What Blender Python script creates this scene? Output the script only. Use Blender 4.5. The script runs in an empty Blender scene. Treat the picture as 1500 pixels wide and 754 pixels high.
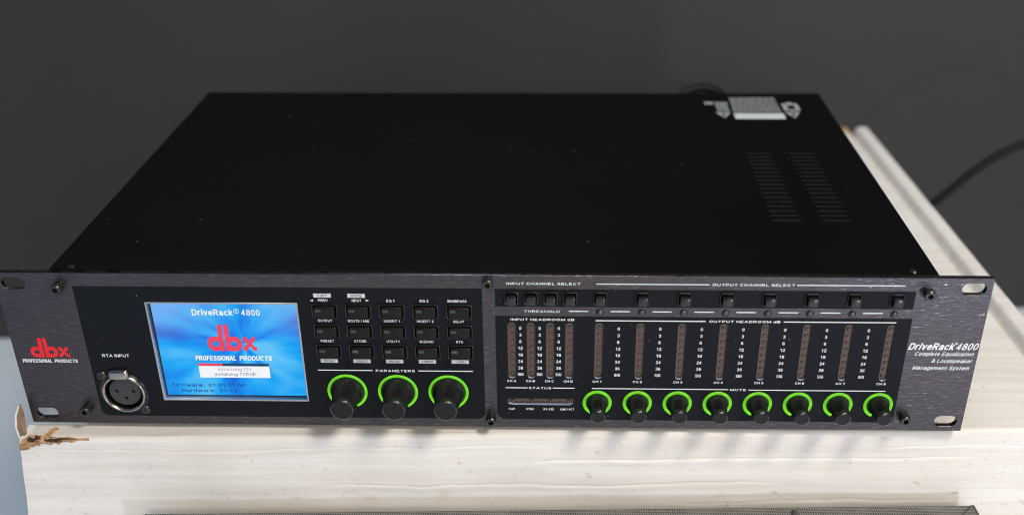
import bpy, bmesh, math, random
from mathutils import Matrix, Vector, noise
random.seed(4)
S = 0.001                      # everything below is written in millimetres
sc = bpy.context.scene
C = sc.collection
R_ = math.radians
PI = math.pi

# ------------------------------------------------------------------ camera
RIGHT = Vector((0.9996673385, 0.0250738397, -0.0060427559))
DOWN = Vector((0.0070195695, -0.4899468937, -0.8717240200))
FWD = Vector((-0.0248180978, 0.8713916134, -0.4899599148))
cam_d = bpy.data.cameras.new('camera')
cam = bpy.data.objects.new('camera', cam_d)
C.objects.link(cam)
m = Matrix.Identity(4)
for r in range(3):
    m[r][0] = RIGHT[r]; m[r][1] = -DOWN[r]; m[r][2] = -FWD[r]
m.translation = Vector((32.3256, -463.2839, 326.1996)) * S
cam.matrix_world = m
cam_d.sensor_width = 36.0
cam_d.lens = 36.0 * 1589.5467 / 1500.0
cam_d.shift_x = (750 - 773.5) / 1500.0
cam_d.shift_y = (463.13 - 377) / 1500.0
cam_d.clip_start = 0.02
cam_d.clip_end = 50
cam_d.dof.use_dof = True
cam_d.dof.focus_distance = 0.556
cam_d.dof.aperture_fstop = 4.8
sc.camera = cam

# ------------------------------------------------------------------ light
w = bpy.data.worlds.new('World'); sc.world = w; w.use_nodes = True
bg = w.node_tree.nodes['Background']
bg.inputs[0].default_value = (0.62, 0.78, 1.0, 1); bg.inputs[1].default_value = 0.15

def area(name, direction, dist, size, power, color, target=(0, 40, 40), size_y=None):
    d = bpy.data.lights.new(name, 'AREA'); d.energy = power; d.color = color
    d.shape = 'RECTANGLE'; d.size = size; d.size_y = size_y or size
    o = bpy.data.objects.new(name, d); C.objects.link(o)
    v = Vector(direction).normalized()
    o.location = Vector(target) * S + v * dist
    o.rotation_euler = v.to_track_quat('Z', 'Y').to_euler()
    return o
area('ceiling_lamp', (0.46, -0.36, 0.80), 1.6, 0.32, 19, (1.0, 0.92, 0.83))
area('room_lamp', (0.20, -0.84, 0.50), 2.2, 0.9, 23, (1.0, 0.93, 0.86))
area('window_light', (-0.20, 0.36, 0.88), 1.1, 0.45, 5.0, (0.60, 0.78, 1.0))
area('added_sparkle_light', (0.37, -0.92, -0.04), 1.0, 0.08, 3.1, (0.70, 0.80, 1.0), target=(200, 0, 40), size_y=0.07)  # added low lamp, no known source; brings out sparkle in the plate's flakes
area('added_blue_fill_light', (-0.46, -0.84, -0.10), 0.50, 0.42, 0.30, (0.22, 0.46, 1.0), target=(-225, 0, 100), size_y=0.06)  # added low lamp without a known source, tints the plate's left end blue

sc.cycles.filter_width = 1.05
sc.view_settings.view_transform = 'Standard'
sc.view_settings.look = 'None'
sc.view_settings.exposure = 0.0
sc.view_settings.gamma = 1.0
sc.view_settings.use_curve_mapping = False

# ------------------------------------------------------------------ materials
class NT:
    def __init__(s, name):
        s.m = bpy.data.materials.new(name); s.m.use_nodes = True
        s.t = s.m.node_tree; s.p = s.t.nodes['Principled BSDF']
    def n(s, typ, **kw):
        x = s.t.nodes.new(typ)
        for k, v in kw.items():
            if k.startswith('_'): setattr(x, k[1:], v)
            else: x.inputs[k.replace('__', ' ')].default_value = v
        return x
    def l(s, a, b): s.t.links.new(a, b)
    def coords(s, scale, rot=(0, 0, 0), which='Object'):
        tc = s.n('ShaderNodeTexCoord'); mp = s.n('ShaderNodeMapping')
        mp.inputs['Scale'].default_value = scale; mp.inputs['Rotation'].default_value = rot
        s.l(tc.outputs[which], mp.inputs['Vector']); return mp.outputs[0]
    def noise(s, vec, scale=1, detail=4, rough=0.55):
        x = s.n('ShaderNodeTexNoise'); x.inputs['Scale'].default_value = scale
        x.inputs['Detail'].default_value = detail; x.inputs['Roughness'].default_value = rough
        s.l(vec, x.inputs['Vector']); return x.outputs[0]
    def ramp(s, fac, stops):
        x = s.n('ShaderNodeValToRGB'); e = x.color_ramp.elements
        while len(e) < len(stops): e.new(0.5)
        for el, (p, c) in zip(e, stops):
            el.position = p; el.color = (*c, 1) if len(c) == 3 else c
        s.l(fac, x.inputs[0]); return x.outputs[0]
    def mix(s, fac, a, b, mode='MIX'):
        x = s.n('ShaderNodeMix', _data_type='RGBA', _blend_type=mode)
        for sock, v in ((x.inputs[0], fac), (x.inputs[6], a), (x.inputs[7], b)):
            if hasattr(v, 'is_linked'): s.l(v, sock)
            elif isinstance(v, (int, float)): sock.default_value = v
            else: sock.default_value = (*v, 1)
        return x.outputs[2]
    def math(s, op, a, b=0.0, c=None):
        x = s.n('ShaderNodeMath', _operation=op)
        for i, v in enumerate((a, b) if c is None else (a, b, c)):
            if hasattr(v, 'is_linked'): s.l(v, x.inputs[i])
            else: x.inputs[i].default_value = v
        return x.outputs[0]
    def bump(s, h, strength, dist):
        x = s.n('ShaderNodeBump'); x.inputs['Strength'].default_value = strength
        x.inputs['Distance'].default_value = dist; s.l(h, x.inputs['Height'])
        s.l(x.outputs[0], s.p.inputs['Normal']); return x
    def set(s, **kw):
        for k, v in kw.items():
            sock = s.p.inputs[k.replace('__', ' ')]
            if hasattr(v, 'is_linked'): s.l(v, sock)
            elif isinstance(v, tuple): sock.default_value = (*v, 1)
            else: sock.default_value = v
        return s.m

def simple(name, col, rough=0.5, metal=0.0, grain=0.12, gscale=900, spec=0.5, bump=0.0):
    t = NT(name); v = t.coords((gscale,) * 3)
    f = t.noise(v, 1, 3)
    a = tuple(c * (1 - grain) for c in col); b = tuple(min(1, c * (1 + grain)) for c in col)
    t.set(Base__Color=t.ramp(f, [(0.3, a), (0.7, b)]), Roughness=rough, Metallic=metal)
    t.p.inputs['Specular IOR Level'].default_value = spec
    if bump: t.bump(f, bump, 0.0002)
    return t.m

def brushed():
    t = NT('brushed_metal')
    fine = t.noise(t.coords((70, 70, 2600)), 1, 3, 0.6)
    flake = t.noise(t.coords((190, 190, 1650)), 1, 2, 0.5)
    big = t.noise(t.coords((14, 14, 14)), 1, 3)
    fl = t.ramp(flake, [(0.54, (0, 0, 0)), (0.64, (1, 1, 1))])
    col = t.ramp(fine, [(0.25, (0.066, 0.056, 0.059)), (0.75, (0.112, 0.095, 0.099))])
    col = t.mix(0.35, col, t.ramp(big, [(0.35, (0.070, 0.064, 0.074)), (0.65, (0.108, 0.089, 0.089))]))
    col = t.mix(t.math('MULTIPLY', fl, 0.10), col, (0.44, 0.40, 0.43))
    h = t.math('ADD', t.math('MULTIPLY', fine, 0.10), t.math('MULTIPLY', flake, 1.0))
    rg = t.mix(fl, t.ramp(fine, [(0.2, (0.33,) * 3), (0.8, (0.42,) * 3)]), (0.14, 0.14, 0.14))
    t.set(Base__Color=col, Metallic=0.95, Roughness=rg)
    t.bump(h, 0.8, 0.00022)
    return t.m

def speck(name, base, dust, rough, thr=0.735, scale=520, fine=0.0, bumpd=0.00005, spec=0.5):
    t = NT(name)
    v = t.coords((scale,) * 3); f = t.noise(v, 1, 1, 0.4)
    d = t.ramp(f, [(thr, (0, 0, 0)), (thr + 0.03, (1, 1, 1))])
    g = t.noise(t.coords((2600,) * 3), 1, 2)
    sm = t.noise(t.coords((9, 9, 9)), 1, 4)
    b0 = tuple(c * 0.8 for c in base); b1 = tuple(c * 1.25 for c in base)
    t.set(Base__Color=t.mix(d, t.mix(0.5, t.ramp(g, [(0.3, b0), (0.7, b1)]), t.ramp(sm, [(0.3, b0), (0.7, b1)])), dust),
          Roughness=t.ramp(sm, [(0.3, (rough - 0.05,) * 3), (0.7, (rough + 0.06,) * 3)]))
    t.p.inputs['Specular IOR Level'].default_value = spec
    t.bump(g, 0.35, bumpd)
    return t.m

M = {}
M['metal'] = brushed()
M['insert'] = speck('black_overlay', (0.0052, 0.0062, 0.0082), (0.10, 0.10, 0.10), 0.5, thr=0.765, scale=640, spec=0.14)
M['lid'] = speck('black_painted_steel', (0.0026, 0.0025, 0.0024), (0.075, 0.065, 0.055), 0.5, thr=0.79, scale=360, spec=0.05)
M['white_ink'] = simple('white_ink', (0.78, 0.78, 0.75), 0.6, grain=0.10, gscale=3000)
M['red_ink'] = simple('red_ink', (0.72, 0.008, 0.010), 0.5, grain=0.08)
M['black_ink'] = simple('black_ink', (0.02, 0.02, 0.02), 0.6)
M['black_plastic'] = simple('black_plastic', (0.0075, 0.0075, 0.0075), 0.24, grain=0.2, gscale=1500, spec=0.6)
M['rim'] = simple('glossy_black_rim', (0.006, 0.006, 0.006), 0.22, spec=0.55)
M['knob'] = simple('rubberised_knob', (0.0100, 0.0100, 0.0108), 0.27, grain=0.25, gscale=1800, spec=0.75)
M['knob_face'] = simple('smooth_knob_end', (0.0040, 0.0040, 0.0040), 0.34, grain=0.3, gscale=500, spec=0.32)
M['glow'] = None
M['cap'] = simple('smoked_plastic', (0.0085, 0.0068, 0.0058), 0.28, grain=0.3, gscale=1300, spec=0.2)
M['deep'] = simple('dark_inside', (0.006, 0.006, 0.006), 0.8)
M['brown'] = simple('brown_window_film', (0.100, 0.060, 0.038), 0.4, grain=0.18, gscale=700)
M['led'] = simple('unlit_lamp', (0.060, 0.048, 0.040), 0.12, grain=0.3, gscale=1500)
M['dome'] = simple('clear_dark_dome', (0.050, 0.050, 0.062), 0.10, grain=0.1)
M['chrome'] = simple('nickel', (0.40, 0.36, 0.32), 0.22, metal=1.0, grain=0.12, gscale=300, bump=0.05)
M['steel'] = simple('black_oxide_steel', (0.075, 0.072, 0.068), 0.30, metal=0.9, grain=0.3, gscale=1200)
M['silver'] = simple('silver_trim', (0.50, 0.49, 0.50), 0.38, metal=0.9, grain=0.1)
M['led_chip'] = simple('chip_grey', (0.040, 0.038, 0.034), 0.35)
M['led_green'] = simple('chip_green', (0.055, 0.080, 0.028), 0.35)
M['cable'] = simple('black_rubber', (0.0035, 0.0042, 0.005), 0.6, grain=0.2, spec=0.2)

def emis(name, col, strength, vary=0.93):
    t = NT(name)
    f = t.noise(t.coords((110,) * 3), 1, 2)
    c = t.ramp(f, [(0.35, tuple(x * vary for x in col)), (0.65, col)])
    t.set(Base__Color=(0.02, 0.02, 0.02), Roughness=0.4, Emission__Color=c, Emission__Strength=strength)
    t.p.inputs['Specular IOR Level'].default_value = 0.15
    return t.m
M['halo'] = emis('lit_green_ring', (0.21, 0.88, 0.001), 0.95, 0.58)
M['glow'] = emis('dim_green_glow', (0.006, 0.10, 0.002), 0.6, 0.5)  # faint emission stands in for green glow spilling inside each lit ring
M['scr_white'] = emis('screen_white', (0.95, 0.97, 1.0), 0.95)
M['scr_red'] = emis('screen_red', (0.86, 0.045, 0.11), 0.95)
M['scr_navy'] = emis('screen_navy', (0.0, 0.022, 0.14), 0.9)
M['scr_dark'] = emis('screen_dark', (0.0, 0.035, 0.12), 0.9)
M['scr_grey'] = emis('screen_grey', (0.10, 0.15, 0.33), 0.9)
M['scr_pink'] = emis('screen_pink', (0.50, 0.36, 0.62), 0.9)

def screen_mat():
    t = NT('lit_blue_screen')
    tc = t.n('ShaderNodeTexCoord')
    sub = t.n('ShaderNodeVectorMath', _operation='SUBTRACT'); t.l(tc.outputs['Object'], sub.inputs[0])
    sub.inputs[1].default_value = (6 * S, 0, 3 * S)
    sx = t.n('ShaderNodeSeparateXYZ'); t.l(sub.outputs[0], sx.inputs[0])
    x, z = sx.outputs[0], sx.outputs[2]
    ang = t.math('ARCTAN2', z, x)
    r = t.math('SQRT', t.math('ADD', t.math('MULTIPLY', x, x), t.math('MULTIPLY', z, z)))
    cb = t.n('ShaderNodeCombineXYZ')
    # streaks run outwards from a centre: cos / sin of the angle, slow in radius
    t.l(t.math('MULTIPLY', t.math('COSINE', ang), 1.5), cb.inputs[0])
    t.l(t.math('MULTIPLY', t.math('SINE', ang), 1.9), cb.inputs[1])
    t.l(t.math('MULTIPLY', r, 26.0), cb.inputs[2])
    f = t.noise(cb.outputs[0], 1.0, 2, 0.5)
    cb2 = t.n('ShaderNodeCombineXYZ')
    t.l(t.math('MULTIPLY', x, 16.0), cb2.inputs[0]); t.l(t.math('MULTIPLY', z, 60.0), cb2.inputs[2])
    f2 = t.noise(cb2.outputs[0], 1.0, 3, 0.5)
    h = t.math('ADD', t.math('MULTIPLY', f, 0.72), t.math('MULTIPLY', f2, 0.28))
    col = t.ramp(h, [(0.34, (0.000, 0.11, 0.64)), (0.43, (0.000, 0.24, 0.88)), (0.53, (0.006, 0.41, 0.97)), (0.66, (0.12, 0.58, 0.98))])
    # paler towards the upper corners of the picture shown
    z2 = t.math('MULTIPLY_ADD', z, 22.0, 0.0)
    up = t.math('MULTIPLY', t.math('ABSOLUTE', t.math('MULTIPLY', x, 26.0)), t.math('MAXIMUM', z2, 0.0))
    col = t.mix(t.math('MINIMUM', up, 0.42), col, (0.42, 0.60, 0.93))
    t.set(Base__Color=(0.01, 0.012, 0.02), Roughness=0.25, Emission__Color=col, Emission__Strength=0.92)
    t.p.inputs['Specular IOR Level'].default_value = 0.05
    return t.m
M['screen'] = screen_mat()

def paper():
    t = NT('white_cardboard')
    big = t.noise(t.coords((5, 9, 9), which='Object'), 1, 5)
    cor = t.noise(t.coords((5, 230, 230)), 1, 2)
    col = t.ramp(big, [(0.3, (0.60, 0.55, 0.475)), (0.7, (0.73, 0.69, 0.62))])
    col = t.mix(0.30, col, t.ramp(cor, [(0.3, (0.56, 0.50, 0.43)), (0.65, (0.79, 0.77, 0.74))]))
    st = t.noise(t.coords((46, 60, 90)), 1, 2, 0.4)
    col = t.mix(t.math('MULTIPLY', t.ramp(st, [(0.69, (0, 0, 0)), (0.80, (1, 1, 1))]), 0.4), col, (0.50, 0.38, 0.24))
    st2 = t.noise(t.coords((210, 260, 260)), 1, 2, 0.5)
    col = t.mix(t.math('MULTIPLY', t.ramp(st2, [(0.67, (0, 0, 0)), (0.76, (1, 1, 1))]), 0.4), col, (0.36, 0.30, 0.24))
    fine = t.noise(t.coords((900, 900, 900)), 1, 4)
    t.set(Base__Color=col, Roughness=0.75)
    mid = t.noise(t.coords((60, 110, 110)), 1, 4)
    h = t.math('ADD', t.math('MULTIPLY', mid, 0.9), t.math('MULTIPLY', fine, 0.45))
    t.bump(h, 0.45, 0.0007)
    return t.m
M['paper'] = paper()
def kraft():
    t = NT('brown_cardboard'); f = t.noise(t.coords((260, 900, 900)), 1, 4, 0.6); g = t.noise(t.coords((120, 260, 260)), 1, 3)
    c = t.mix(0.5, t.ramp(f, [(0.35, (0.20, 0.10, 0.04)), (0.6, (0.52, 0.31, 0.15))]), t.ramp(g, [(0.35, (0.24, 0.12, 0.05)), (0.6, (0.55, 0.34, 0.17))]))
    t.set(Base__Color=c, Roughness=0.9); t.bump(f, 0.8, 0.0008); return t.m
M['kraft'] = kraft()
M['kraft_dark'] = simple('dark_cardboard_hole', (0.035, 0.017, 0.009), 0.9, grain=0.3, gscale=300)

def wallm():
    t = NT('dark_grey_wall')
    big = t.noise(t.coords((2.2, 2.2, 2.2)), 1, 4)
    fine = t.noise(t.coords((300, 300, 300)), 1, 3)
    col = t.ramp(big, [(0.3, (0.027, 0.0258, 0.0255)), (0.7, (0.040, 0.0375, 0.0355))])
    col = t.mix(0.25, col, t.ramp(fine, [(0.3, (0.023, 0.022, 0.0215)), (0.7, (0.045, 0.042, 0.040))]))
    t.set(Base__Color=col, Roughness=0.8); t.bump(fine, 0.25, 0.0004)
    return t.m
M['wall'] = wallm()
def floorm():
    t = NT('blue_grey_floor')
    big = t.noise(t.coords((3, 3, 3)), 1, 4)
    t.set(Base__Color=t.ramp(big, [(0.3, (0.63, 0.68, 0.72)), (0.7, (0.71, 0.76, 0.80))]), Roughness=0.55)
    t.bump(t.noise(t.coords((200,) * 3), 1, 3), 0.15, 0.0005)
    return t.m
M['floor'] = floorm()
def meshm():
    t = NT('woven_metal_mesh')
    a = t.n('ShaderNodeTexChecker'); a.inputs['Scale'].default_value = 1.0
    v = t.coords((1150, 1150, 1150), rot=(0, R_(0), R_(45)))
    t.l(v, a.inputs['Vector'])
    g = t.noise(t.coords((60, 60, 60)), 1, 4)
    col = t.mix(a.outputs[1], (0.035, 0.033, 0.031), (0.27, 0.258, 0.238))
    col = t.mix(t.math('MULTIPLY', t.ramp(g, [(0.45, (0, 0, 0)), (0.75, (1, 1, 1))]), 0.35), col, (0.32, 0.31, 0.29))
    t.set(Base__Color=col, Roughness=0.55, Metallic=0.3)
    t.bump(a.outputs[1], 0.4, 0.0003)
    return t.m
M['mesh'] = meshm()
M['grey_trim'] = simple('dark_grey_paint', (0.05, 0.048, 0.045), 0.5, grain=0.25, gscale=300)

# ------------------------------------------------------------------ helpers
def link(name, mesh, mat=None, parent=None, loc=(0, 0, 0), smooth=None):
    mesh.name = name
    o = bpy.data.objects.new(name, mesh); C.objects.link(o)
    o.location = Vector(loc) * S
    if mat is not None and not mesh.materials: mesh.materials.append(mat)
    if parent is not None: o.parent = parent
    if smooth is not None:
        mesh.polygons.foreach_set('use_smooth', [True] * len(mesh.polygons))
        try: mesh.set_sharp_from_angle(angle=R_(smooth))
        except Exception: pass
    return o

def bm_mesh(bm, name='mesh'):
    bmesh.ops.recalc_face_normals(bm, faces=bm.faces[:])
    me = bpy.data.meshes.new(name); bm.to_mesh(me); bm.free(); return me

def raw(verts, faces, name='mesh', recalc=False):
    me = bpy.data.meshes.new(name)
    me.from_pydata([tuple(c * S for c in v) for v in verts], [], faces); me.update()
    if recalc:
        bm = bmesh.new(); bm.from_mesh(me); bmesh.ops.recalc_face_normals(bm, faces=bm.faces[:]); bm.to_mesh(me); bm.free()
    return me

def box_mesh(x0, x1, y0, y1, z0, z1, bev=0.0, seg=2):
    bm = bmesh.new(); bmesh.ops.create_cube(bm, size=1)
    for v in bm.verts:
        v.co = Vector(((x0 + x1) / 2 + v.co.x * (x1 - x0), (y0 + y1) / 2 + v.co.y * (y1 - y0), (z0 + z1) / 2 + v.co.z * (z1 - z0))) * S
    if bev: bmesh.ops.bevel(bm, geom=bm.edges[:], offset=bev * S, segments=seg, affect='EDGES', profile=0.5)
    return bm_mesh(bm)

def rrect(x0, x1, z0, z1, r=0, seg=8, corners=(1, 1, 1, 1)):
    """outline; corners = (bottom-left, bottom-right, top-right, top-left)"""
    out = []
    for (cx, cz, a0), on in zip(((x0 + r, z0 + r, 180), (x1 - r, z0 + r, 270), (x1 - r, z1 - r, 0), (x0 + r, z1 - r, 90)), corners):
        if r and on:
            for i in range(seg + 1):
                a = R_(a0 + 90 * i / seg); out.append((cx + r * math.cos(a), cz + r * math.sin(a)))
        else:
            out.append((x0 if a0 in (180, 90) else x1, z0 if a0 in (180, 270) else z1))
    return out

def circ(cx, cz, r, n=40): return [(cx + r * math.cos(2 * PI * i / n), cz + r * math.sin(2 * PI * i / n)) for i in range(n)]

def sheet(loops, y0, y1, bevel=0.0):
    """solid plate in the x-z plane from y0 (front) to y1 (back): first loop is the outline, the others are holes"""
    cu = bpy.data.curves.new('outline', 'CURVE'); cu.dimensions = '2D'; cu.fill_mode = 'BOTH'
    for lp in loops:
        sp = cu.splines.new('POLY'); sp.points.add(len(lp) - 1)
        for p, (x, z) in zip(sp.points, lp): p.co = (x * S, z * S, 0, 1)
        sp.use_cyclic_u = True
    t = abs(y1 - y0) * S / 2
    cu.bevel_depth = bevel * S; cu.bevel_resolution = 1 if bevel else 0
    cu.extrude = t - bevel * S; cu.offset = -bevel * S
    o = bpy.data.objects.new('outline', cu); C.objects.link(o)
    bpy.context.view_layer.update()
    me = bpy.data.meshes.new_from_object(o.evaluated_get(bpy.context.evaluated_depsgraph_get()))
    bpy.data.objects.remove(o); bpy.data.curves.remove(cu)
    me.transform(Matrix.Translation((0, (y0 + y1) / 2 * S, 0)) @ Matrix.Rotation(PI / 2, 4, 'X'))
    me.materials.clear()
    return me

def lathe(prof, n=48, ridge=None, cap_end=True):
    """profile of (distance from the axis, y); axis along -y"""
    bm = bmesh.new(); rings = []
    for k, (r, y) in enumerate(prof):
        ring = []
        for i in range(n):
            a = 2 * PI * i / n; rr = r
            if ridge and ridge[k]: rr = r - (ridge[k] if i % 2 else 0)
            ring.append(bm.verts.new((rr * math.cos(a) * S, y * S, rr * math.sin(a) * S)))
        rings.append(ring)
    for a, b in zip(rings, rings[1:]):
        for i in range(n): bm.faces.new((a[i], a[(i + 1) % n], b[(i + 1) % n], b[i]))
    if cap_end: bm.faces.new(rings[-1])
    return bm_mesh(bm)

# a plain grotesque alphabet drawn as strokes: each glyph = (width, [strokes]); cap height 1, lower case height 0.72
def A_(cx, cy, rx, ry, a0, a1, n=None):
    n = n or max(3, int(abs(a1 - a0) / 22)); return [(cx + rx * math.cos(R_(a0 + (a1 - a0) * i / n)), cy + ry * math.sin(R_(a0 + (a1 - a0) * i / n))) for i in range(n + 1)]
def O_(cx, cy, rx, ry): return A_(cx, cy, rx, ry, 90, 450, 16)
XH = 0.72
G = {
 'A': (.72, [[(0, 0), (.36, 1), (.72, 0)], [(.13, .33), (.59, .33)]]),
 'B': (.62, [[(0, 0), (0, 1), (.34, 1)] + A_(.34, .76, .24, .24, 90, -90) + [(0, .52)], [(0, 0), (.36, 0)] + A_(.36, .26, .26, .26, -90, 90)]),
 'C': (.68, [A_(.36, .5, .36, .5, 48, 312, 12)]),
 'D': (.66, [[(0, 0), (0, 1), (.28, 1)] + A_(.28, .5, .38, .5, 90, -90, 8) + [(0, 0)]]),
 'E': (.56, [[(.56, 1), (0, 1), (0, 0), (.56, 0)], [(0, .52), (.50, .52)]]),
 'F': (.54, [[(.54, 1), (0, 1), (0, 0)], [(0, .50), (.46, .50)]]),
 'G': (.70, [A_(.36, .5, .36, .5, 48, 330, 12) + [(.68, .46), (.40, .46)]]),
 'H': (.62, [[(0, 0), (0, 1)], [(.62, 0), (.62, 1)], [(0, .52), (.62, .52)]]),
 'I': (.02, [[(.01, 0), (.01, 1)]]),
 'K': (.62, [[(0, 0), (0, 1)], [(.58, 1), (0, .38)], [(.20, .58), (.62, 0)]]),
 'L': (.50, [[(0, 1), (0, 0), (.50, 0)]]),
 'M': (.78, [[(0, 0), (0, 1), (.39, .12), (.78, 1), (.78, 0)]]),
 'N': (.64, [[(0, 0), (0, 1), (.64, 0), (.64, 1)]]),
 'O': (.74, [O_(.37, .5, .37, .5)]),
 'P': (.60, [[(0, 0), (0, 1), (.32, 1)] + A_(.32, .72, .27, .28, 90, -90) + [(0, .44)]]),
 'Q': (.74, [O_(.37, .5, .37, .5), [(.44, .26), (.74, -.04)]]),
 'R': (.64, [[(0, 0), (0, 1), (.34, 1)] + A_(.34, .74, .27, .26, 90, -90) + [(0, .48)], [(.32, .48), (.62, 0)]]),
 'S': (.60, [A_(.30, .75, .27, .25, 30, 225, 8) + A_(.30, .26, .30, .26, 60, -150, 9)]),
 'T': (.62, [[(0, 1), (.62, 1)], [(.31, 1), (.31, 0)]]),
 'U': (.64, [[(0, 1), (0, .3)] + A_(.32, .3, .32, .3, 180, 360, 8) + [(.64, 1)]]),
 'V': (.70, [[(0, 1), (.35, 0), (.70, 1)]]),
 'W': (.98, [[(0, 1), (.25, 0), (.49, .95), (.73, 0), (.98, 1)]]),
 'X': (.66, [[(0, 0), (.66, 1)], [(0, 1), (.66, 0)]]),
 'Y': (.66, [[(0, 1), (.33, .45), (.66, 1)], [(.33, .45), (.33, 0)]]),
 'Z': (.60, [[(.02, 1), (.60, 1), (0, 0), (.60, 0)]]),
 '0': (.52, [O_(.26, .5, .26, .5)]),
 '1': (.30, [[(.0, .76), (.22, 1), (.22, 0)]]),
 '2': (.52, [A_(.26, .74, .25, .26, 170, -30, 8) + [(0, 0), (.52, 0)]]),
 '3': (.52, [A_(.26, .76, .23, .24, 160, -80, 8) + A_(.26, .26, .26, .27, 80, -160, 9)]),
 '4': (.56, [[(.56, .26), (0, .26), (.40, 1), (.40, 0)]]),
 '6': (.52, [[(.44, .93)] + A_(.34, .55, .34, .45, 90, 190, 6), O_(.26, .30, .26, .30)]),
 '8': (.52, [O_(.26, .76, .22, .24), O_(.26, .26, .26, .26)]),
 '5': (.52, [[(.48, 1), (.08, 1), (.03, .50)] + A_(.25, .31, .27, .31, 130, -160, 9)]),
 '7': (.50, [[(0, 1), (.50, 1), (.18, 0)]]),
 '/': (.34, [[(0, -.05), (.34, 1.05)]]), '-': (.28, [[(0, .42), (.28, .42)]]), '.': (.02, [[(.01, 0), (.01, .05)]]),
 ':': (.02, [[(.01, 0.02), (.01, .08)], [(.01, .56), (.01, .62)]]),
 '&': (.72, [[(.70, 0), (.16, .66)] + A_(.32, .80, .18, .20, 200, -40, 8) + [(.10, .42)] + A_(.27, .25, .27, .25, 150, 300, 6) + [(.66, .48)]]),
 'a': (.48, [A_(.24, .52, .22, .20, 155, 0, 6) + [(.46, .10), (.50, 0)], [(.46, .43), (.18, .36)] + A_(.18, .18, .18, .18, 90, 270, 6) + [(.30, .02), (.46, .20)]]),
 'c': (.48, [A_(.26, .36, .26, .36, 50, 310, 10)]),
 'd': (.50, [O_(.25, .36, .25, .36), [(.50, 0), (.50, 1)]]),
 'e': (.52, [[(.0, .38), (.52, .38)] + A_(.26, .36, .26, .36, 5, 315, 11)]),
 'f': (.28, [A_(.24, .84, .14, .16, 80, 180, 4) + [(.10, 0)], [(0, .70), (.26, .70)]]),
 'g': (.50, [O_(.25, .36, .25, .36), [(.50, .72), (.50, -.06)] + A_(.25, -.06, .25, .20, 0, -150, 7)]),
 'i': (.02, [[(.01, 0), (.01, .72)], [(.01, .92), (.01, 1)]]),
 'k': (.46, [[(0, 0), (0, 1)], [(.42, .70), (0, .28)], [(.16, .42), (.46, 0)]]),
 'l': (.02, [[(.01, 0), (.01, 1)]]),
 'm': (.78, [[(0, 0), (0, .72)], [(0, .48)] + A_(.20, .50, .20, .22, 160, 0, 6) + [(.40, 0)], [(.40, .48)] + A_(.59, .50, .19, .22, 160, 0, 6) + [(.78, 0)]]),
 'n': (.46, [[(0, 0), (0, .72)], [(0, .46)] + A_(.23, .48, .23, .24, 160, 0, 6) + [(.46, 0)]]),
 'o': (.52, [O_(.26, .36, .26, .36)]),
 'p': (.50, [O_(.25, .36, .25, .36), [(0, .72), (0, -.28)]]),
 'q': (.50, [O_(.25, .36, .25, .36), [(.50, .72), (.50, -.28)]]),
 'r': (.30, [[(0, 0), (0, .72)], [(0, .44)] + A_(.24, .46, .24, .26, 165, 80, 4)]),
 's': (.46, [A_(.23, .54, .20, .18, 30, 225, 7) + A_(.23, .19, .23, .19, 60, -150, 8)]),
 't': (.28, [[(.10, .94), (.10, .16)] + A_(.22, .16, .12, .16, 180, 280, 4), [(0, .70), (.26, .70)]]),
 'u': (.46, [[(0, .72), (0, .26)] + A_(.23, .24, .23, .24, 180, 340, 6), [(.46, .72), (.46, 0)]]),
 'v': (.48, [[(0, .72), (.24, 0), (.48, .72)]]),
 'w': (.72, [[(0, .72), (.18, 0), (.36, .68), (.54, 0), (.72, .72)]]),
 'y': (.48, [[(0, .72), (.25, 0)], [(.48, .72), (.20, -.14), (.12, -.26), (0, -.27)]]),
 'z': (.44, [[(.02, .70), (.44, .70), (0, .02), (.44, .02)]]),
}
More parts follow.
